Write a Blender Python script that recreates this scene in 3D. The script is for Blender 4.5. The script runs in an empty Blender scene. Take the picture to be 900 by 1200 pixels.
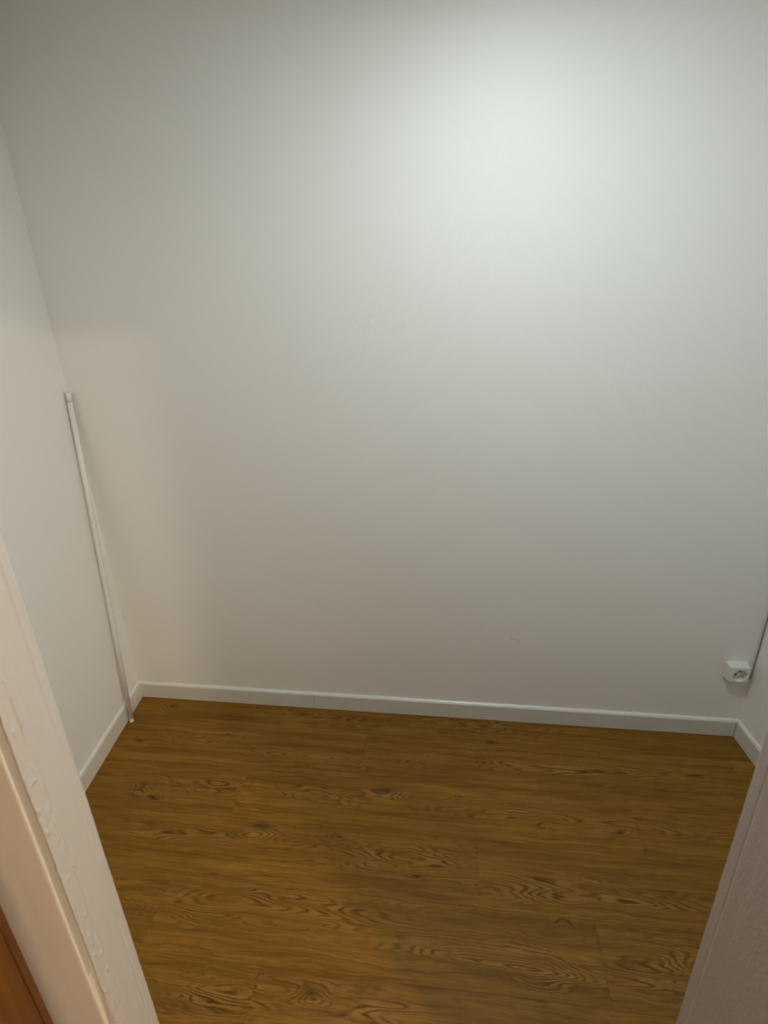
import bpy, bmesh, math, random
from mathutils import Matrix, Vector, noise
random.seed(7)
D = bpy.data
C = bpy.context.scene.collection

# ---------------------------------------------------------------- camera, world, lights, exposure
R = ((0.9922226, 0.0224502, -0.1224345),
     (0.1215839, -0.3855895, 0.9146246),
     (-0.0266760, -0.9223973, -0.3853202))
cam = D.cameras.new('camera')
cam.sensor_fit = 'VERTICAL'
cam.sensor_height = 36.0
cam.lens = 19.5
cam.clip_start = 0.02
cam.dof.use_dof = True
cam.dof.focus_distance = 1.9
cam.dof.aperture_fstop = 6.0
co = D.objects.new('camera', cam)
m = Matrix.Identity(4)
for i in range(3):
    m[i][0] = R[i][0]
    m[i][1] = -R[i][1]
    m[i][2] = -R[i][2]
m.translation = Vector((0, 0, 1.5))
co.matrix_world = m
C.objects.link(co)
bpy.context.scene.camera = co

vs = bpy.context.scene.view_settings
vs.view_transform = 'Standard'
vs.look = 'None'
vs.gamma = 1.0
vs.use_curve_mapping = False
vs.exposure = -0.07

w = D.worlds.new('world')
bpy.context.scene.world = w
w.use_nodes = True
w.node_tree.nodes['Background'].inputs[0].default_value = (0.5, 0.6, 0.7, 1)
w.node_tree.nodes['Background'].inputs[1].default_value = 0.0

CEIL = 2.20
def area(name, loc, size, power, color, target=None, shape='DISK'):
    l = D.lights.new(name, 'AREA')
    l.shape = shape
    l.size = size
    l.energy = power
    l.color = color
    o = D.objects.new(name, l)
    o.location = loc
    if target is not None:
        o.rotation_euler = (Vector(target) - Vector(loc)).to_track_quat('-Z', 'Y').to_euler()
    C.objects.link(o)
    return o
ROOM_LAMP = (0.12, 0.91)
HALL_LAMP = (1.94, -1.30)
HALL_CEIL = 2.58
area('room_lamp_light', (ROOM_LAMP[0], ROOM_LAMP[1], 2.125), 0.16, 7.1, (0.86, 0.97, 0.99))
area('hall_lamp_light', (HALL_LAMP[0], HALL_LAMP[1], HALL_CEIL - 0.075), 0.20, 66.0, (1.0, 0.76, 0.52))

# ---------------------------------------------------------------- node helpers
def new_mat(name):
    mt = D.materials.new(name)
    mt.use_nodes = True
    nt = mt.node_tree
    return mt, nt, nt.nodes['Principled BSDF']

class NB:
    def __init__(s, nt): s.nt = nt
    def node(s, t, **kw):
        n = s.nt.nodes.new(t)
        for k, v in kw.items(): setattr(n, k, v)
        return n
    def link(s, a, b): s.nt.links.new(a, b)
    def _set(s, sock, v):
        if hasattr(v, 'links') or hasattr(v, 'is_output'): s.link(v, sock)
        else: sock.default_value = v
    def math(s, op, a, b=0.0, c=None, clamp=False):
        n = s.node('ShaderNodeMath', operation=op)
        n.use_clamp = clamp
        s._set(n.inputs[0], a); s._set(n.inputs[1], b)
        if c is not None: s._set(n.inputs[2], c)
        return n.outputs[0]
    def vmath(s, op, a, b=(0, 0, 0)):
        n = s.node('ShaderNodeVectorMath', operation=op)
        s._set(n.inputs[0], a); s._set(n.inputs[1], b)
        return n
    def noise(s, vec, scale, detail=2.0, rough=0.5, dist=0.0):
        n = s.node('ShaderNodeTexNoise')
        s._set(n.inputs['Vector'], vec)
        n.inputs['Scale'].default_value = scale
        n.inputs['Detail'].default_value = detail
        n.inputs['Roughness'].default_value = rough
        n.inputs['Distortion'].default_value = dist
        return n.outputs['Fac']
    def ramp(s, fac, stops):
        n = s.node('ShaderNodeValToRGB')
        e = n.color_ramp.elements
        while len(e) < len(stops): e.new(0.5)
        for i, (p, c) in enumerate(stops):
            e[i].position = p
            e[i].color = (c, c, c, 1) if isinstance(c, (int, float)) else (*c, 1)
        s.link(fac, n.inputs[0])
        return n.outputs[0]
    def mix(s, fac, a, b, mode='MIX'):
        n = s.node('ShaderNodeMix', data_type='RGBA', blend_type=mode)
        s._set(n.inputs['Factor'], fac)
        s._set(n.inputs['A'], a if hasattr(a, 'links') else (*a, 1))
        s._set(n.inputs['B'], b if hasattr(b, 'links') else (*b, 1))
        return n.outputs['Result']
    def pos(s): return s.node('ShaderNodeTexCoord').outputs['Object']

def paint_mat(name, col, rough, fine=0.00035, wave=0.004, mottling=0.015, fine_scale=260, coat=0.0, marks=()):
    mt, nt, b = new_mat(name)
    nb = NB(nt)
    p = nb.pos()
    n1 = nb.noise(p, fine_scale, 3, 0.6)
    n2 = nb.noise(p, 3.2, 2, 0.45)
    n3 = nb.noise(p, 28, 2, 0.5)
    h = nb.math('ADD', nb.math('MULTIPLY', n1, fine), nb.math('MULTIPLY', n2, wave))
    h = nb.math('ADD', h, nb.math('MULTIPLY', n3, fine * 1.2))
    mask = None
    for (mx, mz, sx, sz, tilt) in marks:              # small scuffs: dents with a dark edge
        sep = nb.node('ShaderNodeSeparateXYZ'); nb.link(p, sep.inputs[0])
        dx = nb.math('SUBTRACT', sep.outputs[0], mx)
        dz = nb.math('SUBTRACT', nb.math('SUBTRACT', sep.outputs[2], mz), nb.math('MULTIPLY', dx, tilt))
        q = nb.math('ADD', nb.math('POWER', nb.math('DIVIDE', dx, sx), 2.0), nb.math('POWER', nb.math('DIVIDE', dz, sz), 2.0))
        g = nb.math('EXPONENT', nb.math('MULTIPLY', q, -1.0))
        mask = g if mask is None else nb.math('MAXIMUM', mask, g)
    base = nb.mix(nb.math('MULTIPLY', nb.noise(p, 1.7, 3, 0.55), 1.0), [c * (1 - mottling) for c in col], [min(1, c * (1 + mottling)) for c in col])
    if mask is not None:
        h = nb.math('SUBTRACT', h, nb.math('MULTIPLY', mask, 0.0012))
        base = nb.mix(nb.math('MULTIPLY', mask, 0.28), base, (0.25, 0.22, 0.17))
    bp = nb.node('ShaderNodeBump')
    bp.inputs['Strength'].default_value = 1.0
    bp.inputs['Distance'].default_value = 1.0
    nb.link(h, bp.inputs['Height'])
    nb.link(bp.outputs[0], b.inputs['Normal'])
    nb.link(base, b.inputs['Base Color'])
    b.inputs['Roughness'].default_value = rough
    b.inputs['Specular IOR Level'].default_value = 0.5
    if coat:
        b.inputs['Coat Weight'].default_value = coat
        b.inputs['Coat Roughness'].default_value = 0.3
    return mt

WALL = (0.865, 0.855, 0.82)
m_wall = paint_mat('wall_paint', WALL, 0.5)
m_wall_back = paint_mat('wall_paint_back', WALL, 0.5, marks=((0.215, 0.352, 0.014, 0.0022, -0.35), (0.235, 0.338, 0.006, 0.0016, -0.5)))
m_hall = paint_mat('hall_wall_paint', (0.60, 0.60, 0.58), 0.6)
m_ceiling = paint_mat('ceiling_paint', (0.86, 0.86, 0.84), 0.8)
m_trim = paint_mat('trim_paint', (0.70, 0.69, 0.62), 0.35, fine=0.00012, wave=0.0006, fine_scale=140)
m_bead = paint_mat('sealant', (0.80, 0.79, 0.74), 0.3, fine=0.0002, wave=0.0008, fine_scale=90)
m_jamb = paint_mat('jamb_gloss_paint', (0.62, 0.605, 0.57), 0.33, fine=0.0004, wave=0.0015, fine_scale=190)
m_casing = paint_mat('casing_paint', (0.86, 0.85, 0.82), 0.45, fine=0.0004, wave=0.0015, fine_scale=190)
m_jamb_right = paint_mat('jamb_matt_shaded_paint', (0.52, 0.47, 0.42), 0.5, fine=0.0006, wave=0.001, fine_scale=210)  # dim light on this side put into the colour, darker and browner
m_plastic = paint_mat('white_plastic', (0.80, 0.79, 0.74), 0.28, fine=0.00002, wave=0.0, mottling=0.005)
m_rod = paint_mat('rod_enamel', (0.78, 0.77, 0.72), 0.22, fine=0.00003, wave=0.0, mottling=0.01)

def flat_mat(name, col, rough=0.5, metal=0.0, emit=None):
    mt, nt, b = new_mat(name)
    nb = NB(nt)
    n = nb.noise(nb.pos(), 60, 2)
    nb.link(nb.mix(n, [c * 0.93 for c in col], [min(1, c * 1.05) for c in col]), b.inputs['Base Color'])
    b.inputs['Roughness'].default_value = rough
    b.inputs['Metallic'].default_value = metal
    if emit:
        b.inputs['Emission Color'].default_value = (*emit[0], 1)
        b.inputs['Emission Strength'].default_value = emit[1]
    return mt
m_hole = flat_mat('socket_hole_dark', (0.01, 0.01, 0.009), 0.6)
m_clip = flat_mat('earth_clip_metal', (0.75, 0.73, 0.68), 0.3, 1.0)
m_cable = flat_mat('grey_cable_sheath', (0.24, 0.225, 0.19), 0.45)
m_lamp = flat_mat('lamp_metal', (0.8, 0.8, 0.78), 0.35)
m_glow_cool = flat_mat('lamp_diffuser_cool', (0.9, 0.9, 0.9), 0.4, emit=((0.86, 0.97, 1.0), 19.0))
m_glow_warm = flat_mat('lamp_diffuser_warm', (0.9, 0.88, 0.82), 0.4, emit=((1.0, 0.74, 0.48), 5.0))
m_sub = flat_mat('floor_joint_dark', (0.10, 0.05, 0.012), 0.8)

# ---------------------------------------------------------------- wood for the planks
KNOTS = [   # x, y, half length, half width, amplitude in the growth field, dark core
    (-0.195, 1.262, 0.075, 0.026, 1.30, 0.75), (-0.557, 1.092, 0.070, 0.028, 1.45, 0.8),
    (-0.985, 1.203, 0.040, 0.022, 0.9, 0.5), (-0.928, 1.176, 0.035, 0.015, 0.8, 1.0), (-1.000, 1.180, 0.018, 0.010, 0.4, 0.8),
    (0.151, 1.508, 0.030, 0.014, 0.5, 0.9), (0.794, 1.424, 0.032, 0.013, 0.4, 1.0),
    (0.283, 1.199, 0.016, 0.010, 0.4, 0.95), (0.505, 1.196, 0.020, 0.010, 0.4, 0.9),
    (-0.077, 1.010, 0.016, 0.009, 0.4, 0.95), (-1.092, 1.397, 0.035, 0.012, 0.5, 0.8),
    (-0.530, 1.575, 0.030, 0.012, 0.5, 0.85), (-1.063, 1.574, 0.028, 0.014, 0.5, 0.75),
    (-0.290, 0.712, 0.034, 0.018, 0.9, 0.8), (-0.310, 1.105, 0.026, 0.010, 0.4, 0.6), (-0.262, 1.352, 0.028, 0.008, 0.4, 0.6),
    (0.045, 1.275, 0.022, 0.010, 0.4, 0.6), (0.30, 0.93, 0.03, 0.012, 0.5, 0.5), (-0.275, 1.025, 0.016, 0.008, 0.3, 0.5),
    # flame figures without a core
    (0.46, 1.412, 0.30, 0.050, 2.2, 0.0), (0.20, 1.415, 0.16, 0.040, 1.5, 0.0), (-0.07, 1.400, 0.10, 0.03, 1.2, 0.0),
    (0.20, 1.235, 0.24, 0.046, 2.0, 0.0), (0.62, 1.225, 0.22, 0.035, 1.4, 0.0),
    (-0.10, 1.055, 0.24, 0.055, 2.3, 0.0), (0.36, 1.015, 0.34, 0.045, 2.0, 0.0),
    (-0.45, 0.900, 0.34, 0.050, 2.4, 0.0), (-0.62, 0.860, 0.16, 0.03, 1.3, 0.0),
    (0.10, 0.845, 0.26, 0.050, 2.2, 0.0), (0.50, 0.850, 0.14, 0.060, 1.9, 0.0), (0.24, 0.80, 0.12, 0.04, 1.4, 0.0),
    (-0.20, 0.700, 0.22, 0.050, 2.2, 0.0), (-0.50, 0.690, 0.14, 0.055, 2.0, 0.0),
    (-0.80, 1.415, 0.22, 0.035, 1.6, 0.0), (-0.45, 1.385, 0.22, 0.035, 1.5, 0.0), (-0.75, 1.24, 0.16, 0.04, 1.5, 0.0),
    (-0.40, 1.235, 0.15, 0.04, 1.3, 0.0), (-0.80, 1.065, 0.22, 0.035, 1.6, 0.0), (0.15, 1.585, 0.25, 0.03, 1.4, 0.0), (-0.45, 1.57, 0.22, 0.035, 1.4, 0.0),
]
def wood_mat():
    mt, nt, b = new_mat('oak_laminate')
    nb = NB(nt)
    p = nb.pos()
    at = nb.node('ShaderNodeAttribute', attribute_name='seed')
    seed = at.outputs['Fac']
    off = nb.node('ShaderNodeCombineXYZ')
    nb.link(nb.math('MULTIPLY', seed, 17.3), off.inputs[0])
    nb.link(nb.math('MULTIPLY', seed, 5.7), off.inputs[2])
    # slow warp so nothing is ruler-straight
    wn = nb.node('ShaderNodeTexNoise')
    nb.link(nb.vmath('MULTIPLY', p, (6.0, 22.0, 1.0)).outputs[0], wn.inputs['Vector'])
    wn.inputs['Scale'].default_value = 1.0
    wn.inputs['Detail'].default_value = 5.0
    wn.inputs['Roughness'].default_value = 0.6
    warp = nb.vmath('MULTIPLY', nb.vmath('SUBTRACT', wn.outputs['Color'], (0.5, 0.5, 0.5)).outputs[0], (0.12, 0.034, 0.0)).outputs[0]
    pw = nb.vmath('ADD', p, warp).outputs[0]
    field = nb.math('MULTIPLY', nb.noise(nb.vmath('ADD', nb.vmath('MULTIPLY', p, (1.7, 15.0, 1.0)).outputs[0], off.outputs[0]).outputs[0], 1.0, 2.0, 0.5), 5.0)
    core = None
    flame = None
    knotmask = None
    heart = None
    for (kx, ky, sx, sy, amp, dark) in KNOTS:
        small = dark > 0
        src = p if small else pw
        v = nb.vmath('MULTIPLY', nb.vmath('SUBTRACT', src, (kx, ky, 0)).outputs[0], (1 / sx, 1 / sy, 0)).outputs[0]
        g = nb.math('EXPONENT', nb.math('MULTIPLY', nb.vmath('DOT_PRODUCT', v, v).outputs['Value'], -1.0))
        field = nb.math('ADD', field, nb.math('MULTIPLY', g, amp))
        flame = g if flame is None else nb.math('MAXIMUM', flame, g)
        if small:
            big = sx > 0.06
            if big or sx > 0.038:
                vk = nb.vmath('MULTIPLY', nb.vmath('SUBTRACT', pw, (kx, ky, 0)).outputs[0], (1 / (sx * 1.3), 1 / (sy * 1.4), 0)).outputs[0]
                gk = nb.math('EXPONENT', nb.math('MULTIPLY', nb.vmath('DOT_PRODUCT', vk, vk).outputs['Value'], -1.0))
                knotmask = gk if knotmask is None else nb.math('MAXIMUM', knotmask, gk)
            if big:
                vh = nb.vmath('MULTIPLY', nb.vmath('SUBTRACT', pw, (kx, ky - sy * 0.15, 0)).outputs[0], (1 / (sx * 0.5), 1 / (sy * 0.5), 0)).outputs[0]
                gh = nb.math('EXPONENT', nb.math('MULTIPLY', nb.vmath('DOT_PRODUCT', vh, vh).outputs['Value'], -1.0))
                heart = gh if heart is None else nb.math('MAXIMUM', heart, gh)
            v2 = nb.vmath('MULTIPLY', nb.vmath('SUBTRACT', pw, (kx, ky + sy * (0.62 if big else 0.15), 0)).outputs[0], (1 / (sx * (0.52 if big else 0.62)), 1 / (sy * (0.40 if big else 0.60)), 0)).outputs[0]
            d = nb.math('MULTIPLY', nb.math('EXPONENT', nb.math('MULTIPLY', nb.vmath('DOT_PRODUCT', v2, v2).outputs['Value'], -1.0)), dark)
            core = d if core is None else nb.math('MAXIMUM', core, d)
    # growth lines = contours of the field
    ring = nb.math('MULTIPLY', nb.math('ADD', nb.math('SINE', nb.math('MULTIPLY', field, 22.0)), 1.0), 0.5)
    ring = nb.math('POWER', ring, 3.2)
    gate_n = nb.noise(nb.vmath('ADD', nb.vmath('MULTIPLY', p, (9.0, 40.0, 1.0)).outputs[0], off.outputs[0]).outputs[0], 1.0, 3.0, 0.6)
    gate = nb.ramp(gate_n, [(0.36, 0.0), (0.62, 1.0)])
    gate = nb.math('MAXIMUM', gate, nb.math('MULTIPLY', knotmask, 1.3), clamp=True)
    amount = nb.math('MULTIPLY', nb.math('ADD', nb.math('MULTIPLY', flame, 1.0), 0.16), gate)
    lines = nb.math('MULTIPLY', ring, amount)
    # fine straight fibre
    fib = nb.noise(nb.vmath('ADD', nb.vmath('MULTIPLY', pw, (7.0, 260.0, 1.0)).outputs[0], off.outputs[0]).outputs[0], 1.0, 3.0, 0.65)
    fib2 = nb.noise(nb.vmath('ADD', nb.vmath('MULTIPLY', pw, (2.2, 60.0, 1.0)).outputs[0], off.outputs[0]).outputs[0], 1.0, 3.0, 0.6)
    tone = nb.math('ADD', nb.math('MULTIPLY', fib, 0.5), nb.math('MULTIPLY', fib2, 0.5))
    base = nb.ramp(tone, [(0.38, (0.142, 0.062, 0.0055)), (0.50, (0.228, 0.107, 0.0110)), (0.63, (0.305, 0.150, 0.020))])
    broad = nb.noise(nb.vmath('ADD', nb.vmath('MULTIPLY', p, (2.0, 10.0, 1.0)).outputs[0], off.outputs[0]).outputs[0], 1.0, 2.0, 0.5)
    base = nb.mix(nb.ramp(broad, [(0.42, 0.0), (0.72, 0.45)]), base, (0.165, 0.066, 0.006))
    pt = nb.math('MULTIPLY_ADD', nb.math('FRACT', nb.math('MULTIPLY', seed, 7.31)), 0.12, 0.94)
    hs = nb.node('ShaderNodeHueSaturation')
    nb.link(pt, hs.inputs['Value']); nb.link(base, hs.inputs['Color'])
    base = hs.outputs[0]
    base = nb.mix(nb.math('MULTIPLY', lines, 0.95, clamp=True), base, (0.085, 0.031, 0.003))
    pale = nb.math('MULTIPLY', nb.math('MULTIPLY', nb.math('POWER', nb.math('SUBTRACT', 1.0, ring), 3.0), flame), gate)
    base = nb.mix(nb.math('MULTIPLY', pale, 0.42, clamp=True), base, (0.42, 0.215, 0.05))
    base = nb.mix(nb.math('MULTIPLY', heart, 0.40, clamp=True), base, (0.34, 0.180, 0.045))
    base = nb.mix(nb.math('MULTIPLY', core, 0.9, clamp=True), base, (0.042, 0.018, 0.004))
    nb.link(base, b.inputs['Base Color'])
    nb.link(nb.math('MULTIPLY_ADD', fib, 0.15, 0.40), b.inputs['Roughness'])
    b.inputs['Specular IOR Level'].default_value = 0.2
    h = nb.math('SUBTRACT', nb.math('MULTIPLY', fib, 0.00012), nb.math('MULTIPLY', lines, 0.00010))
    bp = nb.node('ShaderNodeBump')
    bp.inputs['Distance'].default_value = 1.0
    nb.link(h, bp.inputs['Height'])
    nb.link(bp.outputs[0], b.inputs['Normal'])
    return mt
m_wood = wood_mat()

def door_wood():
    mt, nt, b = new_mat('varnished_door_wood')
    nb = NB(nt)
    p = nb.pos()
    n = nb.noise(nb.vmath('MULTIPLY', p, (12.0, 28.0, 1.6)).outputs[0], 2.0, 4.0, 0.6)
    nb.link(nb.ramp(n, [(0.3, (0.12, 0.043, 0.005)), (0.6, (0.20, 0.078, 0.011)), (0.8, (0.25, 0.10, 0.018))]), b.inputs['Base Color'])
    b.inputs['Roughness'].default_value = 0.4
    return mt
m_door = door_wood()

# ---------------------------------------------------------------- mesh helpers
def obj(name, bm, mat, parent=None, smooth=False):
    me = D.meshes.new(name)
    bmesh.ops.recalc_face_normals(bm, faces=bm.faces)
    bm.to_mesh(me); bm.free()
    if mat: me.materials.append(mat)
    if smooth:
        for f in me.polygons: f.use_smooth = True
    o = D.objects.new(name, me)
    if parent: o.parent = parent
    C.objects.link(o)
    return o
def structure(o): o['kind'] = 'structure'; return o
def tag(o, label, cat, group=None):
    o['label'] = label; o['category'] = cat
    if group: o['group'] = group
    return o
def empty(name, loc=(0, 0, 0)):
    o = D.objects.new(name, None); o.location = loc; o.empty_display_size = 0.05
    C.objects.link(o); return o
def prism(bm, pts, z0, z1):
    a = [bm.verts.new((x, y, z0)) for x, y in pts]
    b = [bm.verts.new((x, y, z1)) for x, y in pts]
    n = len(pts)
    fs = [bm.faces.new(a[::-1]), bm.faces.new(b)]
    for i in range(n): fs.append(bm.faces.new((a[i], a[(i + 1) % n], b[(i + 1) % n], b[i])))
    return a + b
def box(bm, x0, x1, y0, y1, z0, z1): return prism(bm, [(x0, y0), (x1, y0), (x1, y1), (x0, y1)], z0, z1)
def bevel(bm, w, seg=2, verts=None):
    es = bm.edges[:] if verts is None else [e for e in bm.edges if e.verts[0] in verts and e.verts[1] in verts]
    bmesh.ops.bevel(bm, geom=es, offset=w, segments=seg, profile=0.5, affect='EDGES')
def tube(bm, pts, r, seg=16, cap=True):
    rings = []
    n = len(pts)
    up = Vector((0.31, 0.87, 0.12)).normalized()
    for i, p in enumerate(pts):
        p = Vector(p)
        t = (Vector(pts[min(i + 1, n - 1)]) - Vector(pts[max(i - 1, 0)])).normalized()
        u = t.cross(up).normalized(); v = t.cross(u)
        rr = r[i] if isinstance(r, (list, tuple)) else r
        rings.append([bm.verts.new(p + (u * math.cos(2 * math.pi * k / seg) + v * math.sin(2 * math.pi * k / seg)) * rr) for k in range(seg)])
    for a, b in zip(rings, rings[1:]):
        for k in range(seg): bm.faces.new((a[k], a[(k + 1) % seg], b[(k + 1) % seg], b[k]))
    if cap: bm.faces.new(rings[0][::-1]); bm.faces.new(rings[-1])
def lathe(bm, prof, seg=32, centre=(0, 0, 0)):
    c = Vector(centre); rings = []
    for r, z in prof:
        if r < 1e-6: rings.append([bm.verts.new(c + Vector((0, 0, z)))])
        else: rings.append([bm.verts.new(c + Vector((r * math.cos(2 * math.pi * k / seg), r * math.sin(2 * math.pi * k / seg), z))) for k in range(seg)])
    for a, b in zip(rings, rings[1:]):
        for k in range(seg):
            k2 = (k + 1) % seg
            if len(a) == 1 and len(b) == 1: continue
            if len(a) == 1: bm.faces.new((a[0], b[k2], b[k]))
            elif len(b) == 1: bm.faces.new((a[k], a[k2], b[0]))
            else: bm.faces.new((a[k], a[k2], b[k2], b[k]))

# ---------------------------------------------------------------- room geometry (the closet is a slight parallelogram)
BB_T, BB_H = 0.012, 0.064
YB = 1.6264                       # back wall face
YF = 0.50                         # front wall, closet side
YH = 0.33                         # front wall, hall side
SL, SR = -0.1075, -0.1021         # how far the side walls lean per metre of depth
def xl(y): return -1.2154 + (y - 1.6144) * SL
def xr(y): return 0.9999 + (y - 1.6144) * SR
OL, OR, OT = -0.494, 0.3385, 1.875  # opening: left face, right face, top
TH = 0.10

bm = bmesh.new(); box(bm, xl(YB) - 0.15, xr(YB) + 0.15, YB, YB + TH, 0, CEIL + 0.1)
structure(obj('wall_back', bm, m_wall_back))
bm = bmesh.new(); prism(bm, [(xl(YF), YF), (xl(YB), YB), (xl(YB) - TH, YB), (xl(YF) - TH, YF)], 0, CEIL + 0.1)
structure(obj('wall_left', bm, m_wall))
bm = bmesh.new(); prism(bm, [(xr(YF), YF), (xr(YB), YB), (xr(YB) + TH, YB), (xr(YF) + TH, YF)], 0, CEIL + 0.1)
structure(obj('wall_right', bm, m_wall))
JL, JR = -0.620, 0.395            # where the jamb linings meet the masonry
bm = bmesh.new()
box(bm, -1.60, JL, 0.43, YF, 0, HALL_CEIL + 0.1)
box(bm, JR, 2.45, YH, YF, 0, HALL_CEIL + 0.1)
box(bm, JL, JR, YH, YF, OT + 0.03, HALL_CEIL + 0.1)
structure(obj('wall_front', bm, m_wall))
# hallway the photograph is taken from
HX0, HX1, HY0 = -1.50, 2.35, -1.90
bm = bmesh.new(); box(bm, HX0 - TH, HX0, HY0, 0.43, 0, HALL_CEIL + 0.1); structure(obj('wall_hall_left', bm, m_hall))
bm = bmesh.new(); box(bm, HX1, HX1 + TH, HY0, YH, 0, HALL_CEIL + 0.1); structure(obj('wall_hall_right', bm, m_hall))
bm = bmesh.new(); box(bm, HX0 - TH, HX1 + TH, HY0 - TH, HY0, 0, HALL_CEIL + 0.1); structure(obj('wall_hall_back', bm, m_hall))
bm = bmesh.new()
box(bm, -1.7, 1.5, YF - 0.001, YB + TH, CEIL, CEIL + 0.1)
box(bm, -1.7, 2.5, HY0 - TH, YF, HALL_CEIL, HALL_CEIL + 0.1); structure(obj('ceiling', bm, m_ceiling))

# floor: subfloor with single laminate boards on it
bm = bmesh.new(); box(bm, -1.7, 2.5, HY0 - TH, YB + TH, -0.05, -0.008)
floor = structure(obj('floor', bm, m_sub))
PITCH, TOP = 0.1870, 1.5058
JOINTS = {-1: [-0.040], 0: [-0.283, 0.93], 1: [0.5564, -0.655], 2: [0.090, -1.12], 3: [-0.742, 0.3765]}
GAP = 0.00012
pi = 0
r = -1
while True:
    y1 = TOP - PITCH * r; y0 = y1 - PITCH
    if r == -1: y1 = YB - 0.001
    js = list(JOINTS.get(r, []))
    if not js: js = [(-0.35 + r * 0.43) % 1.2 - 0.6]
    while min(js) > -1.45: js.append(min(js) - 1.2)
    while max(js) < 2.5: js.append(max(js) + 1.2)
    js = sorted(js)
    if y0 < HY0: y0 = HY0
    for a, b_ in zip(js, js[1:]):
        a2, b2 = max(a, -1.64), min(b_, 2.44)
        if b2 - a2 < 0.03: continue
        # boards stop at the side walls inside the closet
        lo = a2 if y0 < YF else max(a2, -1.225)
        hi = b2 if y0 < YF else min(b2, 1.10)
        if hi - lo < 0.02: continue
        bm = bmesh.new()
        box(bm, lo + GAP, hi - GAP, y0 + GAP, y1 - GAP, -0.008, 0.0)
        tops = [e for e in bm.edges if all(abs(v.co.z) < 1e-6 for v in e.verts)]
        bmesh.ops.bevel(bm, geom=tops, offset=0.0003, segments=1, affect='EDGES')
        o = obj('plank', bm, m_wood, floor)
        sd = (pi * 0.6180339 + 0.137) % 1.0 * 3.0 + 0.2
        attr = o.data.attributes.new('seed', 'FLOAT', 'POINT')
        attr.data.foreach_set('value', [sd] * len(o.data.vertices))
        pi += 1
    r += 1
    if y0 <= HY0 + 1e-6: break

# ---------------------------------------------------------------- baseboards
def board_bm(p0, p1, nrm, z1=BB_H, miter0=0.0, miter1=0.0):
    # p0 -> p1 runs along the wall face; nrm points into the room
    d = (Vector(p1) - Vector(p0)).normalized()
    a, b_ = Vector(p0), Vector(p1)
    n = Vector(nrm).normalized() * BB_T
    pts = [a, b_, b_ + n - d * miter1, a + n + d * miter0]
    bm = bmesh.new()
    prism(bm, [(q.x, q.y) for q in pts], 0.0015, z1)
    top = [e for e in bm.edges if all(abs(v.co.z - z1) < 1e-6 for v in e.verts) and
           all(min((v.co.xy - q).length for q in (pts[2], pts[3])) < 1e-5 for v in e.verts)]
    bmesh.ops.bevel(bm, geom=top, offset=0.002, segments=3, profile=0.5, affect='EDGES')
    return bm
def bead_mesh(p0, p1, nrm, z):
    # uneven bead of sealant along the top of the board
    a, b_ = Vector(p0), Vector(p1)
    L = (b_ - a).length; d = (b_ - a) / L; n = Vector(nrm).normalized()
    N = max(8, int(L / 0.008))
    bm = bmesh.new(); rings = []
    for i in range(N + 1):
        s = i / N * L
        q = a + d * s
        k = noise.noise(Vector((q.x * 14, q.y * 14, 3.0))) * 0.0016 + noise.noise(Vector((q.x * 45, q.y * 45, 9.0))) * 0.0008
        hgt = 0.0065 + k; wid = 0.0085 + k * 0.8
        prof = [(0.0, 0.0), (wid, 0.0), (wid * 0.75, hgt * 0.28), (wid * 0.35, hgt * 0.62), (0.0, hgt)]
        rings.append([bm.verts.new((q.x + n.x * u, q.y + n.y * u, z + v)) for u, v in prof])
    for r0, r1 in zip(rings, rings[1:]):
        for k in range(5): bm.faces.new((r0[k], r0[(k + 1) % 5], r1[(k + 1) % 5], r1[k]))
    bm.faces.new(rings[0]); bm.faces.new(rings[-1][::-1])
    return bm
def baseboard(name, segs, nrm, bead):
    root = structure(empty(name, (0, 0, 0)))
    for (p0, p1, m0, m1) in segs: obj('board', board_bm(p0, p1, nrm, BB_H, m0, m1), m_trim, root)
    obj('sealant_bead', bead_mesh(bead[0], bead[1], nrm, BB_H), m_bead, root, smooth=True)
    return root
YW = YB
cl = Vector((xl(YW), YW)); cr = Vector((xr(YW), YW))
nl = Vector((1.0, -SL)).normalized(); nr = Vector((-1.0, SR)).normalized()
JX = -0.5035
baseboard('baseboard_back', [((cl.x, YW), (JX - 0.0006, YW), 0.0133, 0), ((JX + 0.0006, YW), (cr.x, YW), 0, 0.0108)], (0, -1), ((cl.x, YW), (cr.x, YW)))
baseboard('baseboard_left', [((cl.x, cl.y), (xl(YF), YF), 0.0108, 0)], nl, ((cl.x, cl.y), (xl(YF), YF)))
baseboard('baseboard_right', [((cr.x, cr.y), (xr(YF), YF), 0.0133, 0)], nr, ((cr.x, cr.y), (xr(YF), YF)))

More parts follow.
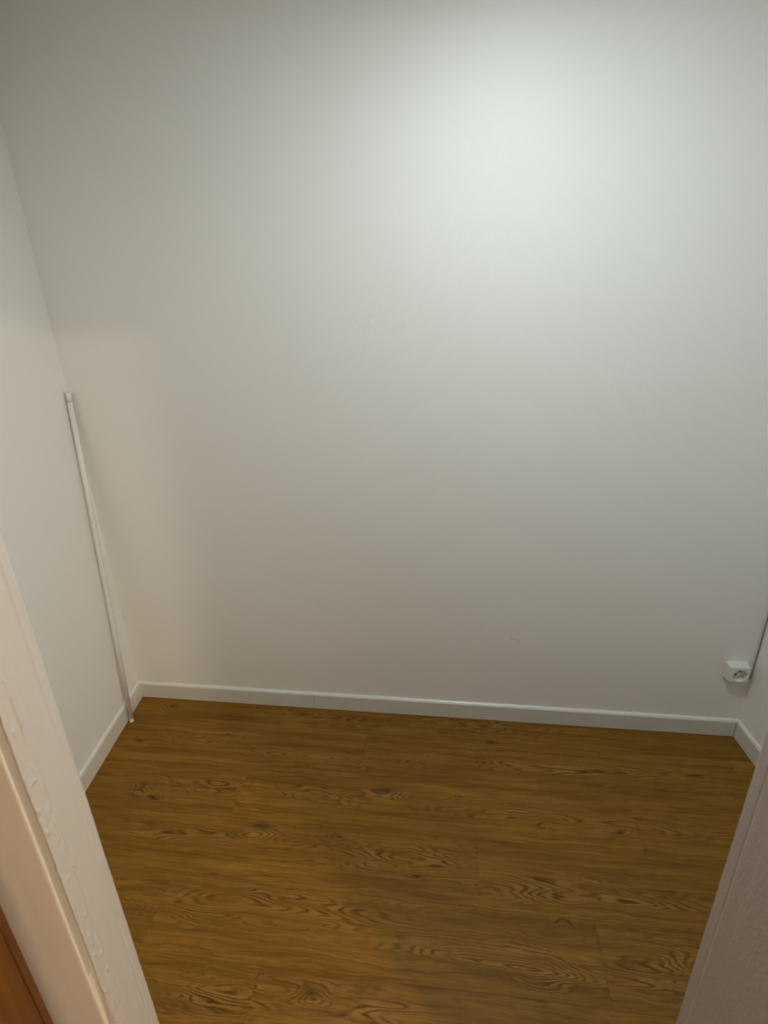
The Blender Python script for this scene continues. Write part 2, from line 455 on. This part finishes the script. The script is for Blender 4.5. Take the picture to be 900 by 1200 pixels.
# ---------------------------------------------------------------- door lining, left: thick, brushed, lumpy old paint
def jamb_left():
    sec = []
    def add(x, y, kind): sec.append((x, y, kind))
    add(-0.6200, 0.5035, 'b'); add(-0.530, 0.5035, 'b'); add(-0.500, 0.5035, 'e'); add(-0.4965, 0.5025, 'e'); add(-0.4945, 0.5000, 'e')
    y = 0.4970
    while y > 0.4265:
        add(-0.494, y, 'f'); y -= 0.0014
    add(-0.4942, 0.4254, 'r'); add(-0.4950, 0.4247, 'r'); add(-0.4957, 0.4251, 'r')
    add(-0.4962, 0.4275, 'p'); add(-0.4972, 0.4300, 'p'); add(-0.5020, 0.4300, 'p'); add(-0.5024, 0.4260, 'p')
    add(-0.5025, 0.4187, 's'); add(-0.5030, 0.4172, 's'); add(-0.5045, 0.4165, 's')
    x = -0.509
    while x > -0.606:
        add(x, 0.4165, 's'); x -= 0.006
    add(-0.6200, 0.4165, 'b')
    bm = bmesh.new(); rings = []
    M = 640; Z1 = OT
    for i in range(M + 1):
        z = Z1 * i / M
        ring = []
        for (x, y, k) in sec:
            dx = dy = 0.0
            if k in 'fre':
                dx += noise.noise(Vector((y * 90, z * 9, 1))) * 0.0004
                dx += noise.noise(Vector((y * 260, z * 45, 5))) * 0.00018
                # crack between stop and lining
                c = math.exp(-((y - (0.4852 + 0.0008 * noise.noise(Vector((z * 6, 0, 2))))) / 0.0011) ** 2)
                cg = max(0.0, min(1.0, 0.5 + 1.4 * noise.noise(Vector((z * 5.0, 3, 7))))) if z < 1.02 else 1.0
                dx -= c * 0.0024 * cg
                if y > 0.486: dx += 0.0005 * cg
                # bead of old filler / paint run
                yb = 0.4445 + 0.0018 * noise.noise(Vector((z * 4.0, 8, 1))) + 0.0012 * noise.noise(Vector((z * 22.0, 8, 4)))
                amp = 0.0024 * max(0.0, 0.40 + 1.3 * noise.noise(Vector((z * 11, 1, 3)))) + 0.0034 * max(0.0, noise.noise(Vector((z * 60, 1, 3))))
                amp *= 1.0 if z > 0.76 else 0.35
                dx += amp * math.exp(-((y - yb) / 0.0013) ** 2)
                dx += 0.0032 * max(0.0, noise.noise(Vector((y * 190, z * 75, 11))) - 0.16) * (1.0 if y < yb else 0.12)
                dx += 0.0040 * max(0.0, noise.noise(Vector((y * 240, z * 110, 17))) - 0.47)
                # rounding towards the ridge
                if y < 0.4445: dx -= (0.4445 - y) ** 2 * 1.2
            if k == 'p':      # gap between lining and casing, painted shut lower down
                t = max(0.0, min(1.0, (0.70 - z) * 4.0 + 0.4 * noise.noise(Vector((z * 9, 2, 2)))))
                dy += (0.4215 - y) * t
            if k in 'rg' or (k == 'f' and y < 0.432):
                dy += noise.noise(Vector((x * 50, z * 17, 21))) * 0.0011 + noise.noise(Vector((x * 50, z * 70, 22))) * 0.0009
            if k in 'gs':
                dy += noise.noise(Vector((x * 50, z * 5, 31))) * 0.0006
            ring.append(bm.verts.new((x + dx, y + dy, z)))
        rings.append(ring)
    n = len(sec)
    for a, b_ in zip(rings, rings[1:]):
        for k in range(n): bm.faces.new((a[k], a[(k + 1) % n], b_[(k + 1) % n], b_[k]))
    bm.faces.new(rings[0][::-1]); bm.faces.new(rings[-1])
    return bm
lining = structure(obj('trim_1', jamb_left(), m_jamb, smooth=True))
lining.data.materials.append(m_casing)
for f in lining.data.polygons:
    if f.center.y < 0.4215 and f.center.x < -0.5022: f.material_index = 1

def jamb_right():
    sec = [(0.395, 0.5035), (0.345, 0.5035), (0.3400, 0.5030), (0.3385, 0.5012)]
    y = 0.499
    while y > 0.332:
        sec.append((0.3385, y)); y -= 0.0014 if y > 0.476 else 0.005
    sec += [(0.3395, 0.3300), (0.345, 0.3285), (0.395, 0.3285)]
    bm = bmesh.new(); rings = []
    M = 420
    for i in range(M + 1):
        z = OT * i / M
        ring = []
        for (x, y) in sec:
            dx = 0.0
            if x < 0.3392:
                dx -= noise.noise(Vector((y * 60, z * 7, 41))) * 0.0003
                yc = 0.4822 + 0.0004 * noise.noise(Vector((z * 5, 4, 2)))
                cg = 1.0 if z > 0.78 else 0.25
                dx += 0.0016 * cg * math.exp(-((y - yc) / 0.0010) ** 2)
                if y < yc: dx -= 0.0006
            ring.append(bm.verts.new((x + dx, y, z)))
        rings.append(ring)
    n = len(sec)
    for a, b_ in zip(rings, rings[1:]):
        for k in range(n): bm.faces.new((a[k], a[(k + 1) % n], b_[(k + 1) % n], b_[k]))
    bm.faces.new(rings[0][::-1]); bm.faces.new(rings[-1])
    return bm
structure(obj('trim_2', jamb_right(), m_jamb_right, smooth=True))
bm = bmesh.new(); box(bm, JL, JR, YH - 0.001, YF + 0.0035, OT, OT + 0.03)
structure(obj('trim_3', bm, m_jamb))

# ---------------------------------------------------------------- door leaf, folded back into the hallway (its edge shows at the lower left)
DX0, DX1, DY0, DY1, DZ0, DZ1 = -0.608, -0.568, -0.42, 0.4020, 0.012, 1.862
bm = bmesh.new(); box(bm, DX0, DX1, DY0, DY1 - 0.014, DZ0, DZ1); bevel(bm, 0.002, 2)
door = structure(obj('door_1', bm, m_door))
for z0, z1 in ((0.14, 0.86), (1.02, 1.73)):
    bm = bmesh.new()
    box(bm, DX1, DX1 + 0.006, DY0 + 0.12, DY1 - 0.13, z0, z1); bevel(bm, 0.003, 2)
    obj('door_panel', bm, m_door, door)
bm = bmesh.new(); box(bm, DX0 + 0.001, DX1, DY1 - 0.0135, DY1 - 0.002, DZ0 + 0.001, DZ1 - 0.001); bevel(bm, 0.0015, 2)
obj('edge_strip', bm, m_door, door)
bm = bmesh.new(); tube(bm, [(DX1, DY0 + 0.06, 1.02), (DX1 + 0.045, DY0 + 0.06, 1.02), (DX1 + 0.052, DY0 + 0.068, 1.02), (DX1 + 0.052, DY0 + 0.17, 1.02)], 0.009)
obj('door_handle', bm, m_clip, door, smooth=True)

# ---------------------------------------------------------------- white rod leaning in the left corner
bot = Vector((-1.1745, 1.4830, 0.0008)); top = Vector((-1.2034, 1.6130, 1.203))
bm = bmesh.new()
ax = (top - bot).normalized()
tube(bm, [bot + ax * 0.012, bot + ax * 0.4, bot + ax * 0.8, top - ax * 0.028], [0.0078, 0.0080, 0.0083, 0.0086], 24)
rod_root = empty('rod', bot)
rod = obj('pole', bm, m_rod, rod_root, smooth=False)
rod.matrix_parent_inverse = Matrix.Translation(-bot)
for f in rod.data.polygons: f.use_smooth = len(f.vertices) == 4
bm = bmesh.new(); tube(bm, [bot, bot + ax * 0.002, bot + ax * 0.014], [0.0068, 0.0080, 0.0083], 24)
cap = obj('end_cap', bm, m_rod, rod_root); cap.matrix_parent_inverse = Matrix.Translation(-bot)
bm = bmesh.new()
tube(bm, [top - ax * 0.030, top], [0.0089, 0.0089], 24)
cap = obj('end_cap', bm, m_rod, rod_root); cap.matrix_parent_inverse = Matrix.Translation(-bot)
for o_ in (cap,):
    for f in o_.data.polygons: f.use_smooth = len(f.vertices) == 4
tag(rod_root, 'thin white rod leaning into the left corner, its foot on the floor', 'rod')

# ---------------------------------------------------------------- surface-mounted power socket, low on the back wall by the right corner
def socket():
    cx, cz = 0.9440, 0.2768
    W, Hh, P = 0.066, 0.062, 0.031
    root = empty('power_socket', (cx, YB, cz))       # stands on the wall face
    def child(name, bm, mat, par, smooth=False):
        o = obj(name, bm, mat, par, smooth)
        return o
    # local frame: x right, y = into wall, z up (origin on the wall)
    def rr(w, h, rad, n=5):
        pts = []
        e = 11.0
        for k in range(72):
            a = 2 * math.pi * k / 72
            c, s = math.cos(a), math.sin(a)
            q = (abs(c / (w / 2)) ** e + abs(s / (h / 2)) ** e) ** (-1 / e)
            pts.append((q * c, q * s))
        return pts
    bm = bmesh.new()
    loops = []
    for (w_, h_, rad, y) in ((W + 0.003, Hh + 0.003, 0.006, 0.0), (W + 0.003, Hh + 0.003, 0.006, -0.0105), (W + 0.0005, Hh + 0.0005, 0.005, -0.0115)):
        loops.append([bm.verts.new((x, y, z)) for x, z in rr(w_, h_, rad)])
    for a, b_ in zip(loops, loops[1:]):
        for k in range(len(a)): bm.faces.new((a[k], a[(k + 1) % len(a)], b_[(k + 1) % len(a)], b_[k]))
    bm.faces.new(loops[0]); bm.faces.new(loops[-1][::-1])
    child('mounting_box', bm, m_plastic, root)
    # cover with a round well
    bm = bmesh.new(); loops = []
    for (w_, h_, rad, y) in ((W, Hh, 0.006, -0.0115), (W - 0.001, Hh - 0.001, 0.006, -P + 0.005), (W - 0.003, Hh - 0.003, 0.006, -P + 0.0015), (W - 0.007, Hh - 0.007, 0.005, -P)):
        loops.append([bm.verts.new((x, y, z)) for x, z in rr(w_, h_, rad)])
    N = len(loops[0])
    wx, wz = 0.003, -0.003
    for (rad, y) in ((0.0225, -P), (0.0212, -P + 0.001), (0.0205, -P + 0.017)):
        ring = []
        for k, (x, z) in enumerate(rr(W - 0.007, Hh - 0.007, 0.005)):
            a = math.atan2(z, x)
            ring.append(bm.verts.new((wx + rad * math.cos(a), y, wz + rad * math.sin(a))))
        loops.append(ring)
    for a, b_ in zip(loops, loops[1:]):
        for k in range(N): bm.faces.new((a[k], a[(k + 1) % N], b_[(k + 1) % N], b_[k]))
    bm.faces.new(loops[-1][::-1])
    cov = child('cover', bm, m_plastic, root)
    for s in (-1, 1):
        a = math.radians(52)
        hx, hz = wx + s * 0.0095 * math.cos(a), wz + s * 0.0095 * math.sin(a)
        bm = bmesh.new(); tube(bm, [(hx, -P + 0.0165, hz), (hx, -P + 0.0155, hz)], 0.0034, 16)
        child('pin_hole', bm, m_hole, cov)
        b2 = a + math.pi / 2
        ex, ez = wx + s * 0.0180 * math.cos(b2), wz + s * 0.0180 * math.sin(b2)
        bm = bmesh.new()
        box(bm, -0.0022, 0.0022, -P + 0.004, -P + 0.016, -0.0018, 0.0018)
        bmesh.ops.rotate(bm, verts=bm.verts, cent=(0, 0, 0), matrix=Matrix.Rotation(-(b2), 3, 'Y'))
        bmesh.ops.translate(bm, verts=bm.verts, vec=(ex, 0, ez))
        child('earth_clip', bm, m_clip, cov)
    bm = bmesh.new(); tube(bm, [(wx, -P + 0.0168, wz), (wx, -P + 0.0140, wz)], [0.0042, 0.0036], 16)
    child('centre_screw', bm, m_clip, cov)
    tag(root, 'small white surface-mounted power socket low on the wall by the right corner', 'socket')
socket()

# thin cable running down the corner to the socket
bm = bmesh.new()
pts = [(0.9958, 1.6215, CEIL - 0.002)]
for i in range(12): pts.append((0.9958 + 0.0008 * math.sin(i * 1.9), 1.6215 + 0.0003 * math.sin(i), 2.08 - i * 0.155))
pts += [(0.9962, 1.6218, 0.262), (0.9958, 1.6222, 0.250), (0.9935, 1.6225, 0.2425), (0.988, 1.6225, 0.2425), (0.9845, 1.6225, 0.246), (0.9838, 1.6225, 0.2525)]
tube(bm, pts, 0.0017, 10)
cb = obj('cable', bm, m_cable, smooth=True)
tag(cb, 'thin grey cable running down the right corner to the white socket', 'cable')

# ---------------------------------------------------------------- lamps
def ceiling_lamp(x, y, zc, glow, label):
    root = empty('ceiling_lamp', (x, y, zc))
    bm = bmesh.new(); lathe(bm, [(0, 0), (0.125, 0), (0.13, -0.008), (0.13, -0.030), (0.122, -0.034), (0, -0.034)], 40)
    obj('housing', bm, m_lamp, root, smooth=False)
    bm = bmesh.new(); lathe(bm, [(0, -0.0345), (0.118, -0.0345), (0.118, -0.040), (0.10, -0.055), (0.06, -0.066), (0.0, -0.070)], 40)
    obj('diffuser', bm, glow, root, smooth=True)
    tag(root, label, 'lamp')
ceiling_lamp(ROOM_LAMP[0], ROOM_LAMP[1], CEIL, m_glow_cool, 'round flush ceiling lamp with cool light inside the closet')
ceiling_lamp(HALL_LAMP[0], HALL_LAMP[1], HALL_CEIL, m_glow_warm, 'round flush ceiling lamp with warm light outside the closet')
